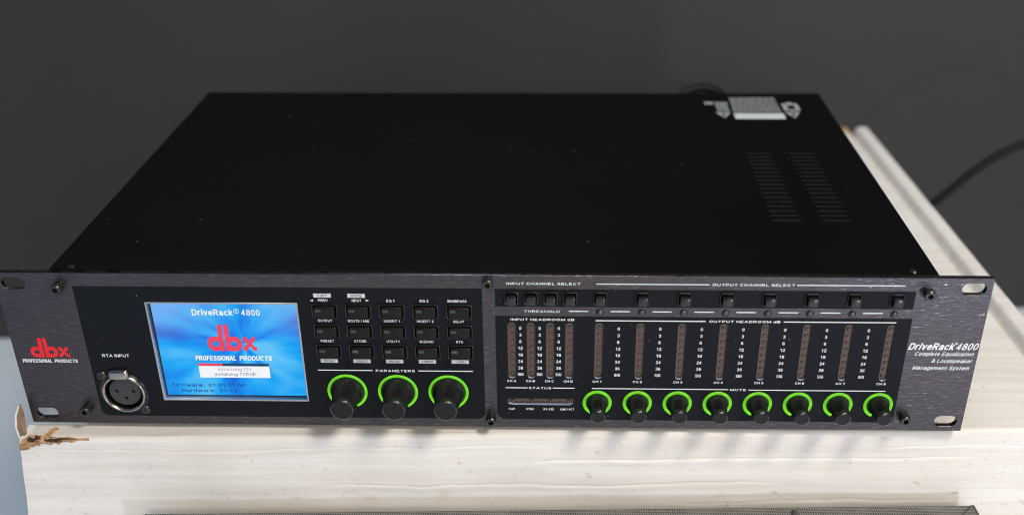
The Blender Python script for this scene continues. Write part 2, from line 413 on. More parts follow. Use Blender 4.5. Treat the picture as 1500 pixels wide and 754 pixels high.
def text_mesh(s, x0, x1, zb, cap, bold=0.0, shear=0.0, y=0.0, space=1.0):
    """s set so that it spans x0..x1 with capitals of height cap standing on zb"""
    wt = 0.135 + bold * 1.5                         # stroke weight in cap heights
    gap = (0.17 + wt) * space; x = 0.0; st = []
    for ch in s:
        if ch == ' ': x += 0.36; continue
        wd, strokes = G[ch]
        for k, p in enumerate(strokes): st.append((k, [(x + a, b) for a, b in p]))
        x += wd + gap
    total = x - gap; hw_ = wt * cap / 2
    kx = (x1 - x0 - 2 * hw_) / max(total, 0.05); kz = cap - 2 * hw_
    hx = min(hw_ * 1.7, max(hw_, hw_ * (kx / cap) ** 0.75))     # wide letters get wider stems
    if total > 0.05: kx = (x1 - x0 - 2 * hx) / total
    vs, fs = [], []
    st2 = []
    for _, p in st:
        cur = [p[0]]; k = 0
        for i in range(1, len(p)):
            cur.append(p[i])
            if i < len(p) - 1:
                d1 = Vector(((p[i][0] - p[i-1][0]) * kx, (p[i][1] - p[i-1][1]) * kz)); d2 = Vector(((p[i+1][0] - p[i][0]) * kx, (p[i+1][1] - p[i][1]) * kz))
                if d1.length > 1e-6 and d2.length > 1e-6 and d1.angle(d2) > R_(62): st2.append((k, cur)); k += 1; cur = [p[i]]
        st2.append((k, cur))
    st2 = [((i % 4), p) for i, (k, p) in enumerate(st2)]
    for k, p in st2:
        P = [Vector((x0 + hx + a * kx, zb + hw_ + b * kz)) for a, b in p]
        P = [q for i, q in enumerate(P) if i == 0 or (q - P[i - 1]).length > 1e-4]
        closed = len(P) > 3 and (P[0] - P[-1]).length < 1e-3
        if closed: P = P[:-1]
        n = len(P); base = len(vs)
        def nrm(d):                                   # stroke half width depends on its direction
            d = d.normalized(); return Vector((-d.y * hx, d.x * hw_))
        for i in range(n):
            dp = P[i] - P[i - 1] if (i > 0 or closed) else None
            dn = P[(i + 1) % n] - P[i] if (i < n - 1 or closed) else None
            if dp is None: q = P[i] - dn.normalized() * min(hx, hw_) * (1 if abs(dn.y) > abs(dn.x) * 0 else 0); o = nrm(dn)
            elif dn is None: q = P[i] + dp.normalized() * min(hx, hw_); o = nrm(dp)
            else:
                q = P[i]; a, b = nrm(dp), nrm(dn); mm = a + b
                c = max(0.38, (mm.length / 2) / max(a.length, 1e-6)); o = mm / 2 / (c * c) if c < 1 else mm / 2
                if o.length > 2.2 * max(a.length, b.length): o = o.normalized() * 2.2 * max(a.length, b.length)
            for sg in (1, -1):
                v = q + o * sg
                vs.append((v.x + shear * (v.y - zb), y - 0.008 * k, v.y))
        for i in range(n if closed else n - 1):
            a, b = base + 2 * i, base + 2 * ((i + 1) % n); fs.append((a, b, b + 1, a + 1))
    return raw(vs, fs, recalc=False)

def lettering(s, x0, x1, zb, cap, parent, mat='white_ink', bold=0.02, shear=0, y=-0.32, space=1.0, name='lettering'):
    return link(name, text_mesh(s, x0, x1, zb, cap, bold, shear, y, space), M[mat], parent)

def flat(rects, y, name, mat, parent):
    vs, fs = [], []
    for k, (x0, x1, z0, z1) in enumerate(rects):
        n = len(vs); vs += [(x0, y, z0), (x1, y, z0), (x1, y, z1), (x0, y, z1)]; fs.append((n, n + 1, n + 2, n + 3))
    return link(name, raw(vs, fs), M[mat], parent)

def joined(meshes):
    bm = bmesh.new()
    for me in meshes: bm.from_mesh(me)
    out = bpy.data.meshes.new('mesh'); bm.to_mesh(out); bm.free(); return out

def empty(name, label, cat, loc=(0, 0, 0)):
    o = bpy.data.objects.new(name, None); C.objects.link(o); o.location = Vector(loc) * S
    o.empty_display_size = 0.02; o['label'] = label; o['category'] = cat; return o

def copy_tree(o, loc):
    c = o.copy(); C.objects.link(c); c.location = Vector(loc) * S
    for ch in list(o.children):
        d = ch.copy(); C.objects.link(d); d.parent = c
    return c

# ------------------------------------------------------------------ the room
WZ = -250.0
ang = math.atan2(587.7 - 505.4, 544.5 + 550.8)
def plane_obj(name, verts, mat):
    o = link(name, raw(verts, [tuple(range(len(verts)))]), mat); o['kind'] = 'structure'; return o
plane_obj('floor', [(-3500, -3000, WZ), (3500, -3000, WZ), (3500, 2500, WZ), (-3500, 2500, WZ)], M['floor'])
ca, sa = math.cos(ang), math.sin(ang)
def wp(s, t, z): return (-550.8 + s * ca - t * sa, 505.4 + s * sa + t * ca, z)
vs = []
for t in (0, 60):
    for s, z in ((-2200, WZ - 1), (3200, WZ - 1), (3200, 700), (-2200, 700)): vs.append(wp(s, t, z))
wo = link('wall', raw(vs, [(0, 1, 2, 3), (7, 6, 5, 4), (0, 4, 5, 1), (1, 5, 6, 2), (2, 6, 7, 3), (3, 7, 4, 0)], recalc=True), M['wall'])
wo['kind'] = 'structure'

# ------------------------------------------------------------------ white cardboard box
YAW = R_(1.9)
bx_ex = Vector((math.cos(YAW), math.sin(YAW), 0)); bx_ey = Vector((-math.sin(YAW), math.cos(YAW), 0))
BO = Vector((-244.5, -12.0, 0)); BL = 570.0; BD = 458.0; TOPZ = -2.9
def fnoise(x, y, z=0.0): return noise.noise(Vector((x, y, z)))
def surf(s, v):
    """s along the front edge (mm from the left corner), v over the profile: negative = back on the top, positive = down the front"""
    rad = 3.2; arc = rad * PI / 2; sl = math.tan(R_(9.5))
    wob = 0.9 * fnoise(s * 0.012, 3.1) + 0.45 * fnoise(s * 0.05, 7.7)
    if v < -arc / 2:
        t = -(v + arc / 2) + rad; z = TOPZ
        z += 0.35 * fnoise(s * 0.02, t * 0.03)
        e = BL - s + (0)                      # distance from the right edge
        if e < 34:                            # rolled right-hand edge: groove, then a ridge
            g = math.exp(-((e - 15.5) / 2.5) ** 2); rd = 1 / (1 + math.exp((e - 12.0) / 0.8)) * (1 - math.exp(-((e + 0.3) / 1.6) ** 2))
            z += -6.6 * g + 1.9 * rd - 2.0 * math.exp(-(e / 1.6) ** 2)
        d = t
    elif v < arc / 2:
        a = (v + arc / 2) / rad; t = rad - rad * math.sin(a); z = TOPZ - rad + rad * math.cos(a)
    else:
        dn = v - arc / 2
        z = TOPZ - rad - dn; t = -sl * min(dn, 70) + 0.0
        t += 0.8 * fnoise(s * 0.015, dn * 0.05) * min(1, dn / 8)
        # long wrinkles pressed into the front
        def wr(s0, s1, d0, depth, wdt, ph):
            if s < s0 or s > s1: return 0
            k = min(1, (s - s0) / 22, (s1 - s) / 22)
            depth *= 0.7; c = d0 + 2.2 * fnoise(s * 0.015, ph) + 0.8 * fnoise(s * 0.07, ph + 4); depth *= 0.55 + 0.9 * abs(fnoise(s * 0.03, ph + 8))
            u = (dn - c) / wdt
            return depth * k * (math.exp(-(u - 1.0) ** 2 * 0.8) - 1.5 * math.exp(-(u + 0.15) ** 2 * 7))
        t -= wr(255, 505, 12.5, 0.42, 1.3, 1.0) + wr(150, 400, 26.0, 0.34, 1.4, 5.0) + wr(330, 640, 37, 0.2, 2.0, 9.0) + wr(440, 700, 6, 0.3, 1.2, 12.0)
        t -= wr(-30, 270, 3.6, 0.30, 1.1, 2.2)
    t += wob * (1 if v > -12 else max(0, 1 + (v + 12) / 30))
    p = BO + bx_ex * s + bx_ey * t
    p.x -= 0.06 * max(0, v) * (1 if s < BL / 2 else 0) * (1 - min(1, s / 60))
    p.z = z
    return p
ss = [BL * i / 300 for i in range(301)]
ss = sorted(set([0, 0.6, 1.4, 2.6] + ss[1:] + [BL - 34 + i * 0.75 for i in range(45)] + [BL]))
vv = [-BD, -BD + 3] + [-440 + 14 * i for i in range(29)] + [-34 + 2.2 * i for i in range(14)] + [-2.6, -2, -1.2, -0.4, 0.4, 1.2, 2, 2.6] + [3.2 + 0.33 * i for i in range(150)] + [60, 80, 120, 180, 245]
vv = sorted(set(vv))
verts = []; faces = []
for v in vv:
    for s in ss:
        p = surf(s, v); verts.append(tuple(p))
n = len(ss)
for j in range(len(vv) - 1):
    for i in range(n - 1): faces.append((j * n + i, (j + 1) * n + i, (j + 1) * n + i + 1, j * n + i + 1))
# side, back walls
def skirt(idx):
    base = len(verts)
    for k in idx:
        q = verts[k]; verts.append((q[0], q[1], WZ))
    for a in range(len(idx) - 1): faces.append((idx[a], idx[a + 1], base + a + 1, base + a))
skirt([j * n for j in range(len(vv))]); skirt([j * n + n - 1 for j in range(len(vv))][::-1]); skirt(list(range(n))[::-1])
cbox = empty('cardboard_box', 'large worn white cardboard box with a torn brown corner, carrying the black audio unit', 'box', (BO.x, BO.y, WZ))
def undo(o, par): o.matrix_parent_inverse = Matrix.Translation(-par.location); return o
shell = undo(link('box_shell', raw(verts, faces), M['paper'], cbox, smooth=50), cbox)

def patch(pts, lift, name, mat, thick=0.8, jitter=0.0, label=None):
    """ragged piece of cardboard lying on the box: pts in (s, v)"""
    cen = (sum(p[0] for p in pts) / len(pts), sum(p[1] for p in pts) / len(pts))
    vs = []; fs = []; N = len(pts); rings = 5
    for k in range(rings):
        f = 1 - k / rings
        for (a, b) in pts:
            s_, v_ = cen[0] + (a - cen[0]) * f, cen[1] + (b - cen[1]) * f
            q = surf(max(s_, 0), v_); nrm = Vector((0, -math.sin(min(1, max(0, (v_ + 3) / 6)) * 1.4), math.cos(min(1, max(0, (v_ + 3) / 6)) * 1.4)))
            if s_ < 0: q = q + bx_ex * s_
            q = q + nrm * (lift + (thick * (0.5 + fnoise(s_ * .5, v_ * .5)) if k else 0) + jitter * fnoise(s_ * 0.4, v_ * 0.6, k))
            vs.append(tuple(q))
    q = surf(max(cen[0], 0), cen[1]); vs.append((q.x, q.y - lift * .7, q.z + lift * .7))
    for k in range(rings - 1):
        for i in range(N): fs.append((k * N + i, k * N + (i + 1) % N, (k + 1) * N + (i + 1) % N, (k + 1) * N + i))
    for i in range(N): fs.append(((rings - 1) * N + i, (rings - 1) * N + (i + 1) % N, rings * N))
    low = len(vs)                              # a skirt so that the piece has thickness
    for i in range(N):
        x, y, z = vs[i]; vs.append((x, y + 0.5, z - 1.2))
    for i in range(N): fs.append((i, low + i, low + (i + 1) % N, (i + 1) % N))
    o = undo(link(name, raw(vs, fs, recalc=True), mat, cbox), cbox)
    if label: o['label'] = label
    return o
random.seed(9)
def ragged(outline, amp, sub=4):
    out = []
    for (a, b), (c, d) in zip(outline, outline[1:] + outline[:1]):
        for k in range(sub):
            f = k / sub; out.append((a + (c - a) * f + random.uniform(-amp, amp), b + (d - b) * f + random.uniform(-amp, amp)))
    return out
patch(ragged([(-0.5, 4.6), (0.8, 0.5), (4, -2.6), (9, -2.7), (13, -1.6), (21, -1.0), (36, -0.3), (36, 0.2), (24, 1.0), (16, 2.3), (11, 1.9), (7, 2.8), (3, 4.6)], 0.35), 0.25, 'torn_edge', M['kraft'], 1.3, 1.2, 'torn brown corner of the box')
patch(ragged([(11, -1.5), (12.5, -4.5), (14.0, -8.0), (16.2, -9.4), (17.5, -8.0), (15.6, -4.5), (15.0, -1.5)], 0.3), 0.4, 'torn_edge', M['kraft'], 0.7, 0.5, 'brown tongue of torn board')
patch(ragged([(4.2, 0.2), (5, -1.6), (8.4, -1.9), (10.5, -0.9), (8.5, 0.1), (6.3, 0.9)], 0.25, 3), 1.3, 'torn_hole', M['kraft_dark'], 0.1, 0.0, 'dark hole in the torn corner')
patch(ragged([(13, 0.2), (20, -0.6), (27, -0.4), (24, 0.3), (17, 0.9)], 0.12, 3), 1.15, 'torn_hole', M['kraft_dark'], 0.1)
# the bit of board standing up at the corner
fl = [(-242.3, 15.3), (-244.9, 9.5), (-246.1, 2.5), (-245.4, -4.0), (-243.9, -6.0), (-242.6, -1.0), (-241.9, 7.0)]
vs = []; fs = []
for y_, off in ((-9.0, 0.0), (-7.4, 0.5)):
    for k, (x, z) in enumerate(fl): vs.append((x + off, y_ + 0.10 * (z + 6) + (0.8 if k in (3, 4) else 0), z))
N = len(fl); fs = [tuple(range(N)), tuple(range(2 * N - 1, N - 1, -1))] + [(i, (i + 1) % N, N + (i + 1) % N, N + i) for i in range(N)]
o = undo(link('torn_flap', raw(vs, fs, recalc=True), simple('weathered_board', (0.25, 0.155, 0.09), 0.85, grain=0.3, gscale=350, bump=0.4), cbox), cbox)
o['label'] = 'small brown scrap standing up at the corner'
vs = [(x - 0.15 - (0.35 if k in (1, 2) else 0), -9.7 + 0.10 * (z + 6), z) for k, (x, z) in enumerate(fl[:4])] + [(x + 0.5, -9.7 + 0.1 * (z + 6), z) for x, z in fl[:4][::-1]]
undo(link('torn_flap', raw(vs, [(0, 1, 2, 3, 4, 5, 6, 7)], recalc=True), M['paper'], cbox), cbox)['label'] = 'white paper rim of the standing scrap'
# bare brown board at the far end of the top
vs = []; fs = []
for i, s_ in enumerate([BL - 40 + 26 * k / 12 for k in range(13)]):
    q = surf(s_, -BD + 0.5); h = 1.2 + 1.8 * abs(fnoise(s_ * 0.3, 2)); d = 9 + 7 * fnoise(s_ * 0.22, 5)
    q2 = surf(s_, -BD + max(3, d))
    vs += [(q.x, q.y, q.z - 6), (q.x, q.y, q.z + h), (q2.x, q2.y, q2.z + 0.4)]
for i in range(12): fs += [(3 * i, 3 * i + 1, 3 * i + 4, 3 * i + 3), (3 * i + 1, 3 * i + 2, 3 * i + 5, 3 * i + 4)]
undo(link('torn_edge', raw(vs, fs, recalc=True), M['kraft'], cbox), cbox)['label'] = 'bare brown board at the far end'

# ------------------------------------------------------------------ rack unit
UX, UY, UZ = 0.0, 0.0, 0.0
unit = empty('audio_processor', 'black rack-mount audio unit with lit blue screen and green ringed knobs on white box', 'audio equipment')
OUTX = [54.2 + 20.36 * i for i in range(8)]
INX = [11.0, 20.55, 30.1, 39.6]
BTX = [-80.75 + 16.52 * i for i in range(5)]; BTZ = [68.15, 56.65, 45.15]
slots = []
for sx in (-1, 1):
    for z in (5.95, 82.15): slots.append(rrect(sx * 232.55 - 5.75, sx * 232.55 + 5.75, z - 3.15, z + 3.15, 3.1, 8))
BW, BH = 11.7, 7.5
def btn_holes(g): return [rrect(x - BW / 2 - g, x + BW / 2 + g, z - BH / 2 - g, z + BH / 2 + g, 1.2, 4) for x in BTX for z in BTZ]
SW = 5.9
def sel_holes(g): return [rrect(x - SW / 2 - g, x + SW / 2 + g, 75.95 - 3.1 - g, 75.95 + 3.1 + g, 0.9, 4) for x in INX + OUTX]
def met_holes(g): return [rrect(x - 1.95 - g, x + 1.95 + g, 30.0 - g, 62.2 + g, 1.95 + g, 8) for x in INX + OUTX]
def stat_hole(g): return [rrect(8.1 - g, 42.5 + g, 13.9 - g, 17.5 + g, 1.8 + g, 8)]
def scr_hole(g): return [rrect(-169.4 - g, -93.95 + g, 14.85 - g, 72.45 + g, 0)]
XC = (-189.2, 19.2)
def xlr_hole(g): return [circ(XC[0], XC[1], 11.0 + g, 48)]
thl = [circ(x, 68.2, 1.75, 20) for x in OUTX]
plate = link('faceplate', sheet([[(-241.3, 0), (241.3, 0), (241.3, 88.1), (-241.3, 88.1)]] + slots + btn_holes(0) + sel_holes(0) + met_holes(0) + stat_hole(0) + scr_hole(0) + xlr_hole(0) + thl, 0, 3.0, 0.22), M['metal'], unit)
g = 0.25
link('overlay_panel', sheet([rrect(-203.5, -3.2, 4.95, 80.75, 4.0, 10, (1, 1, 0, 0))] + btn_holes(g) + scr_hole(0.02) + xlr_hole(g), -0.22, 0.12), M['insert'], unit)
link('overlay_panel', sheet([rrect(3.1, 205.2, 71.2, 80.7)] + sel_holes(g), -0.22, 0.12), M['insert'], unit)
link('overlay_panel', sheet([rrect(3.0, 205.8, 5.0, 65.75, 4.4, 10, (1, 0, 0, 0))] + met_holes(g) + stat_hole(g), -0.22, 0.12), M['insert'], unit)
# chassis: a body behind the plate and a lid bent down over its sides
link('chassis', box_mesh(-214.2, 216.0 - 1.2, 6.5, 279.5, 0.6, 86.6, 0.5), M['deep'], unit)
lid_pts = []
me = joined([box_mesh(-214.9, 215.9, 3.25, 281, 87.0, 88.35, 0.45),
             box_mesh(-214.9, -213.9, 3.25, 281, 1.0, 86.9), box_mesh(214.9, 215.9, 3.25, 281, 1.0, 86.9),
             box_mesh(-213.8, 214.8, 280.0, 281, 1.0, 86.9)])
lid = link('lid', me, M['lid'], unit)
# louvres pressed in the lid
bm = bmesh.new(); prof = [(-1.5, 0.0), (-1.3, 0.55), (-0.5, 0.95), (0.4, 0.85), (1.2, 0.3), (1.5, -0.05)]
hw = 8.0; rows = []
for xx, k in ((-hw, 0.0), (-hw + 0.7, 1.0), (hw - 0.7, 1.0), (hw, 0.0)):
    rows.append([bm.verts.new((xx * S, y * S, (z * k + 0.02) * S)) for y, z in prof])
for a, b in zip(rows, rows[1:]):
    for i in range(len(prof) - 1): bm.faces.new((a[i], a[i + 1], b[i + 1], b[i]))
lou_me = bm_mesh(bm, 'vent_louvre')
lou_mat = simple('worn_black_paint', (0.0026, 0.0024, 0.0022), 0.5, grain=0.4, gscale=700, spec=0.09)
proto = None
for col in range(2):
    for k in range(17):
        y = 65.5 + 6.16 * k; x = (154.3 if col == 0 else 180.6) + 0.25 * k / 17
        if proto is None: proto = link('vent_louvre', lou_me, lou_mat, unit, (x, y, 88.33), smooth=40)
        else:
            c = proto.copy(); C.objects.link(c); c.location = Vector((x, y, 88.33)) * S
lm = lathe([(2.0, 0), (2.0, -0.7), (1.6, -1.1)], 16); lm.transform(Matrix.Rotation(-PI / 2, 4, 'X'))
for k, x in enumerate((-204.2, 204.0)):
    link('lid_screw', lm, M['black_plastic'], unit, (x, 5.2, 88.3), smooth=35)
# caution print at the back of the lid (read from behind)
def lidflat(polys, name, mat, z=88.40):
    vs, fs = [], []
    for p in polys:
        n0 = len(vs); vs += [(x, y, z) for x, y in p]; fs.append(tuple(range(n0, n0 + len(p))))
    o = link(name, raw(vs, fs, recalc=True), M[mat], unit); return o
def R4(x0, x1, y0, y1): return [(x0, y0), (x1, y0), (x1, y1), (x0, y1)]
pol = [[(138.6, 239.8), (149.0, 239.8), (143.8, 228.0)], [(184.8, 240.2), (195.0, 240.2), (188.9 + 1, 228.2)]]
random.seed(3)
for r in range(9):
    y = 240.0 + r * 3.6; x = 151.0 + r * 0.10
    while x < 182.4:
        wd = random.uniform(1.3, 4.2); pol.append(R4(x, min(x + wd, 182.8), y, y + 2.1)); x += wd + 0.6
for r in range(5):
    x = 140.6
    while x < 148.6:
        wd = random.uniform(1.5, 3.8); pol.append(R4(x, min(x + wd, 149.0), 242.2 + r * 4.0, 244.9 + r * 4.0)); x += wd + 0.35
pol += [R4(133.5, 139.6, 256.5, 261.5), R4(185.5, 188.6, 243.5, 258.0), R4(193.6, 196.4, 243.5, 258.0), R4(188.9, 193.3, 254.5, 260.5), R4(188.9, 193.3, 242.6, 246.0)]
M['aged_print'] = simple('aged_white_print', (0.27, 0.28, 0.265), 0.7, grain=0.2, gscale=500)
lidflat(pol, 'caution_print', 'aged_print')
M['bar_print'] = simple('white_print_bar', (0.5, 0.51, 0.49), 0.7, grain=0.2, gscale=500)
lidflat([R4(150.6, 183.6, 226.6, 237.6)], 'caution_print', 'bar_print')
lidflat([[(143.2, 231.5), (144.4, 231.5), (144.8, 237.6), (142.8, 237.6)]], 'caution_print', 'black_ink', 88.44)
lidflat([[(189.2, 231.6), (190.5, 231.6), (190.9, 237.9), (188.9, 237.9)]], 'caution_print', 'black_ink', 88.44)

# ---- screen
fr = [rrect(-169.4, -93.95, 14.85, 72.45), rrect(-168.55, -94.75, 15.75, 71.6)]
link('screen_frame', sheet(fr, -0.45, 3.4, 0.12), M['silver'], unit)
link('screen_surround', raw([(-171, 3.5, 12), (-90, 3.5, 12), (-90, 3.5, 75), (-171, 3.5, 75)], [(0, 1, 2, 3)]), M['deep'], unit)
dx, dz = -0.33, -0.75
display = link('screen', raw([(-36.9, 0, -28.0), (37.4, 0, -28.0), (37.4, 0, 28.4), (-36.9, 0, 28.4)], [(0, 1, 2, 3)]), M['screen'], unit, (-131.0, 2.75, 44.2))
def sl(s, x0, x1, zb, cap, mat, bold=0.0, y=2.68, name='lettering', **k):
    o = lettering(s, x0 + dx, x1 + dx, zb + dz, cap, display, mat, bold, y=y, name=name, **k)
    o.matrix_parent_inverse = Matrix.Translation(-display.location); return o
def sflat(rects, y, mat, name):
    o = flat([(a + dx, b + dx, c + dz, d + dz) for a, b, c, d in rects], y, name, mat, display)
    o.matrix_parent_inverse = Matrix.Translation(-display.location); return o
def logo(x0, z0, wdt, hgt, y, mat, parent, inv=None):
    """lower case letters d b x: two round bowls with tall stems side by side, and a flared x"""
    k = wdt / 19.7; kz = hgt / 11.4; mes = []
    def P(lst): return [(x0 + x * k, z0 + z * kz) for x, z in lst]
    def poly(lst, yy):
        vs = [(a, yy, b) for a, b in P(lst)]; return raw(vs, [tuple(range(len(vs)))])
    def ring(cx, cz, rx, rz, hx, hz, yy):
        N = 40; vs = []; fs = []
        for i in range(N):
            a = 2 * PI * i / N
            ex = 0.86
            def sg(c): return math.copysign(abs(c) ** ex, c)
            vs.append((x0 + (cx + rx * sg(math.cos(a))) * k, yy, z0 + (cz + rz * sg(math.sin(a))) * kz))
            vs.append((x0 + (cx + hx * math.cos(a)) * k, yy, z0 + (cz + hz * math.sin(a)) * kz))
        for i in range(N):
            j = (i + 1) % N; fs.append((2 * i, 2 * j, 2 * j + 1, 2 * i + 1))
        return raw(vs, fs)
    mes.append(ring(3.3, 3.15, 3.3, 3.15, 1.35, 1.15, y)); mes.append(ring(10.6, 3.15, 3.3, 3.15, 1.35, 1.15, y))
    def stem(a, b): return [(a, 0.25), (a + 0.25, 0), (b - 0.25, 0), (b, 0.25), (b, 11.0), (b - 0.4, 11.4), (a + 0.4, 11.4), (a, 11.0)]
    mes.append(poly(stem(4.75, 6.65), y - 0.012)); mes.append(poly(stem(7.30, 9.2), y - 0.012))
    mes.append(poly([(14.5, 5.9), (14.3, 5.2), (14.9, 4.3), (17.0, 2.0), (18.0, 0.6), (18.8, 0.15), (19.7, 0.2), (19.7, 1.6), (18.6, 2.3), (16.6, 4.6), (16.0, 6.0), (15.2, 6.3)], y - 0.012))
    mes.append(poly([(14.3, 0.2), (15.4, 0.1), (16.2, 1.2), (17.6, 3.0), (19.2, 4.6), (19.5, 5.9), (18.6, 6.2), (17.9, 5.9), (16.2, 3.5), (14.6, 1.9), (14.2, 1.2)], y - 0.024))
    o = link('emblem', joined(mes), M[mat], parent)
    if inv: o.matrix_parent_inverse = Matrix.Translation(-inv.location)
    return o
sl('DriveRack', -147.6, -127.2, 64.2, 3.5, 'scr_white', 0.022)
sl('4800', -122.9, -113.6, 64.2, 3.5, 'scr_white', 0.004)
sl('R', -125.75, -124.85, 66.2, 1.15, 'scr_white', 0.0)
o = link('lettering', sheet([circ(-125.3 + dx, 66.75 + dz, 1.35, 24), circ(-125.3 + dx, 66.75 + dz, 1.12, 24)], 2.66, 2.70), M['scr_white'], display); o.matrix_parent_inverse = Matrix.Translation(-display.location)
logo(-142.3 + dx, 43.6 + dz, 24.8, 15.4, 2.68, 'scr_red', display, display)
sl('PROFESSIONAL', -149.9, -129.0, 38.0, 2.9, 'scr_white', 0.035, shear=0.1); sl('PRODUCTS', -127.4, -110.9, 38.0, 2.9, 'scr_white', 0.035, shear=0.1)
sflat([(-149.1, -136.4, 34.75, 36.25)], 2.68, 'scr_red', 'progress_bar'); sflat([(-136.4, -112.8, 34.75, 36.25)], 2.68, 'scr_dark', 'progress_bar')
sflat([(-149.0, -112.8, 27.7, 34.6)], 2.70, 'scr_white', 'message_box')
sl('Initializing SPI', -139.3, -122.3, 31.9, 1.75, 'scr_pink', 0.008, y=2.64); sl('Initializing TCP/IP', -141.3, -120.2, 28.9, 1.75, 'scr_grey', 0.008, y=2.64)
sl('Firmware:', -164.3, -148.0, 22.1, 2.0, 'scr_navy', 0.004); sl('01.01.01.00', -145.6, -126.4, 22.1, 2.0, 'scr_navy', 0.004)
sl('Hardware:', -159.8, -142.6, 18.8, 2.0, 'scr_navy', 0.004); sl('30-03', -140.3, -131.1, 18.8, 2.0, 'scr_navy', 0.004)

# ---- microphone socket
xs = link('socket', lathe([(13.6, 1.0), (11.05, 1.0), (11.05, -0.35), (12.4, -0.5), (12.4, -0.3)], 48, cap_end=False), M['black_plastic'], unit, (XC[0], 0, XC[1]), smooth=40)
tor = []
for i in range(13): 
    a = PI * (0.02 + 1.0 * i / 12); tor.append((10.45 + 0.98 * math.cos(a), -0.3 - 1.75 * math.sin(a)))
link('socket_ring', lathe([(11.6, 1.5)] + tor + [(9.47, 4)], 64, cap_end=False), M['chrome'], xs, (0, 0, 0), smooth=60)
ins = link('socket_insert', sheet([circ(0, 0, 8.1, 48), circ(-4.3, 0.3, 0.95, 16), circ(4.3, 0.3, 0.95, 16), circ(0.1, -3.9, 0.95, 16)], 0.2, 4.5, 0.3), simple('grey_black_plastic', (0.032, 0.031, 0.030), 0.45), xs)
link('socket_floor', lathe([(11.0, 2), (11.0, 9), (0.2, 9)], 32), M['deep'], xs)
link('socket_latch', box_mesh(-5.4, 5.4, -3.2, 1.0, 8.4, 14.7, 2.3, 5), M['chrome'], xs, (-0.4, 0, 0), smooth=50)
sh = lathe([(2.7, 0.3), (2.7, -0.6), (2.2, -1.2), (1.2, -1.45)], 24)
crs = joined([box_mesh(-1.3, 1.3, -1.52, -1.0, -0.28, 0.28), box_mesh(-0.28, 0.28, -1.53, -1.01, -1.3, 1.3)])
for (x, z) in ((-9.9, 10.4), (9.2, -10.3)):
    s_ = link('socket_screw', sh, M['steel'], xs, (x, 0, z), smooth=35)
for ch in [c for c in xs.children if c.name.startswith('socket_screw')]:
    c = link('screw_cross', crs, M['deep'], xs, tuple(ch.location / S))
lettering('RTA INPUT', -196.4, -182.6, 40.6, 1.75, unit, bold=0.02)

# ---- logo and name on the bare metal
logo(-232.6, 40.0, 19.7, 11.4, -0.05, 'red_ink', unit)
lettering('PROFESSIONAL', -238.0, -222.9, 36.9, 2.05, unit, bold=0.03, shear=0.08, y=-0.05); lettering('PRODUCTS', -221.6, -209.8, 36.9, 2.05, unit, bold=0.03, shear=0.08, y=-0.05)
lettering('DriveRack', 206.4, 228.4, 48.4, 3.9, unit, bold=0.028, shear=0.3, y=-0.05)
lettering('4800', 229.6, 240.0, 48.4, 3.9, unit, bold=0.004, shear=0.3, y=-0.05)
link('lettering', sheet([circ(229.6, 52.0, 0.62, 20), circ(229.6, 52.0, 0.30, 16)], -0.09, -0.05), M['white_ink'], unit)
lettering('Complete Equalization', 210.1, 239.0, 45.0, 2.15, unit, bold=0.008, shear=0.3, y=-0.05)
lettering('& Loudspeaker', 219.0, 239.0, 41.0, 2.15, unit, bold=0.008, shear=0.3, y=-0.05)
lettering('Management System', 210.4, 238.2, 36.9, 2.15, unit, bold=0.008, shear=0.3, y=-0.05)

# ---- the fifteen menu buttons
def rim_mesh(wd, ht, inner, r):
    return sheet([rrect(-wd / 2, wd / 2, -ht / 2, ht / 2, r, 5), rrect(-wd / 2 + inner, wd / 2 - inner, -ht / 2 + inner, ht / 2 - inner, max(r - inner, 0.4), 5)], -1.0, 2.5, 0.3)
b0 = link('menu_button', box_mesh(-5.15, 5.15, -2.35, 3.5, -3.15, 3.15, 0.8, 4), M['cap'], unit, (BTX[0], 0, BTZ[0]), smooth=45)
link('button_rim', rim_mesh(12.9, 8.5, 0.75, 1.5), M['rim'], b0, smooth=30)
link('button_well', raw([(-6.2, 3.6, -4), (6.2, 3.6, -4), (6.2, 3.6, 4), (-6.2, 3.6, 4)], [(0, 1, 2, 3)]), M['deep'], b0)
chip_me = raw([(-4.3, -2.38, 0.25), (-1.5, -2.38, 0.25), (-1.5, -2.38, 1.75), (-4.3, -2.38, 1.75)], [(0, 1, 2, 3)])
chip = link('button_lamp', chip_me, M['led_chip'], b0)
chip_g = chip_me.copy(); chip_g.materials.clear(); chip_g.materials.append(M['led_green'])
for i, x in enumerate(BTX):
    for j, z in enumerate(BTZ):
        b = b0 if i == j == 0 else copy_tree(b0, (x, 0, z))
        if j == 2 and i in (1, 2, 4):
            for ch in b.children:
                if ch.name.startswith('button_lamp'): ch.data = chip_g; ch['label'] = 'greenish button lamp'
names = [['PREV', 'NEXT', 'EQ 1', 'EQ 2', 'BANDPASS'], ['OUTPUT', 'ROUTE / MIX', 'INSERT 1', 'INSERT 2', 'DELAY'], ['PRESET', 'STORE', 'UTILITY', 'WIZARD', 'RTA']]
wid = [[4.7, 4.6, 4.0, 4.2, 9.2], [7.1, 10.4, 7.9, 8.2, 5.3], [6.7, 6.0, 6.6, 7.0, 3.4]]
zb = [73.35, 61.95, 50.35]
for j in range(3):
    for i in range(5):
        c = BTX[i] + (-0.3 if not (j == 0 and i == 4) else -0.7); w_ = wid[j][i]
        lettering(names[j][i], c - w_ / 2, c + w_ / 2, zb[j], 1.35, unit, bold=0.018)
M['box_ink'] = simple('off_white_ink', (0.55, 0.55, 0.52), 0.6, grain=0.15, gscale=2500)
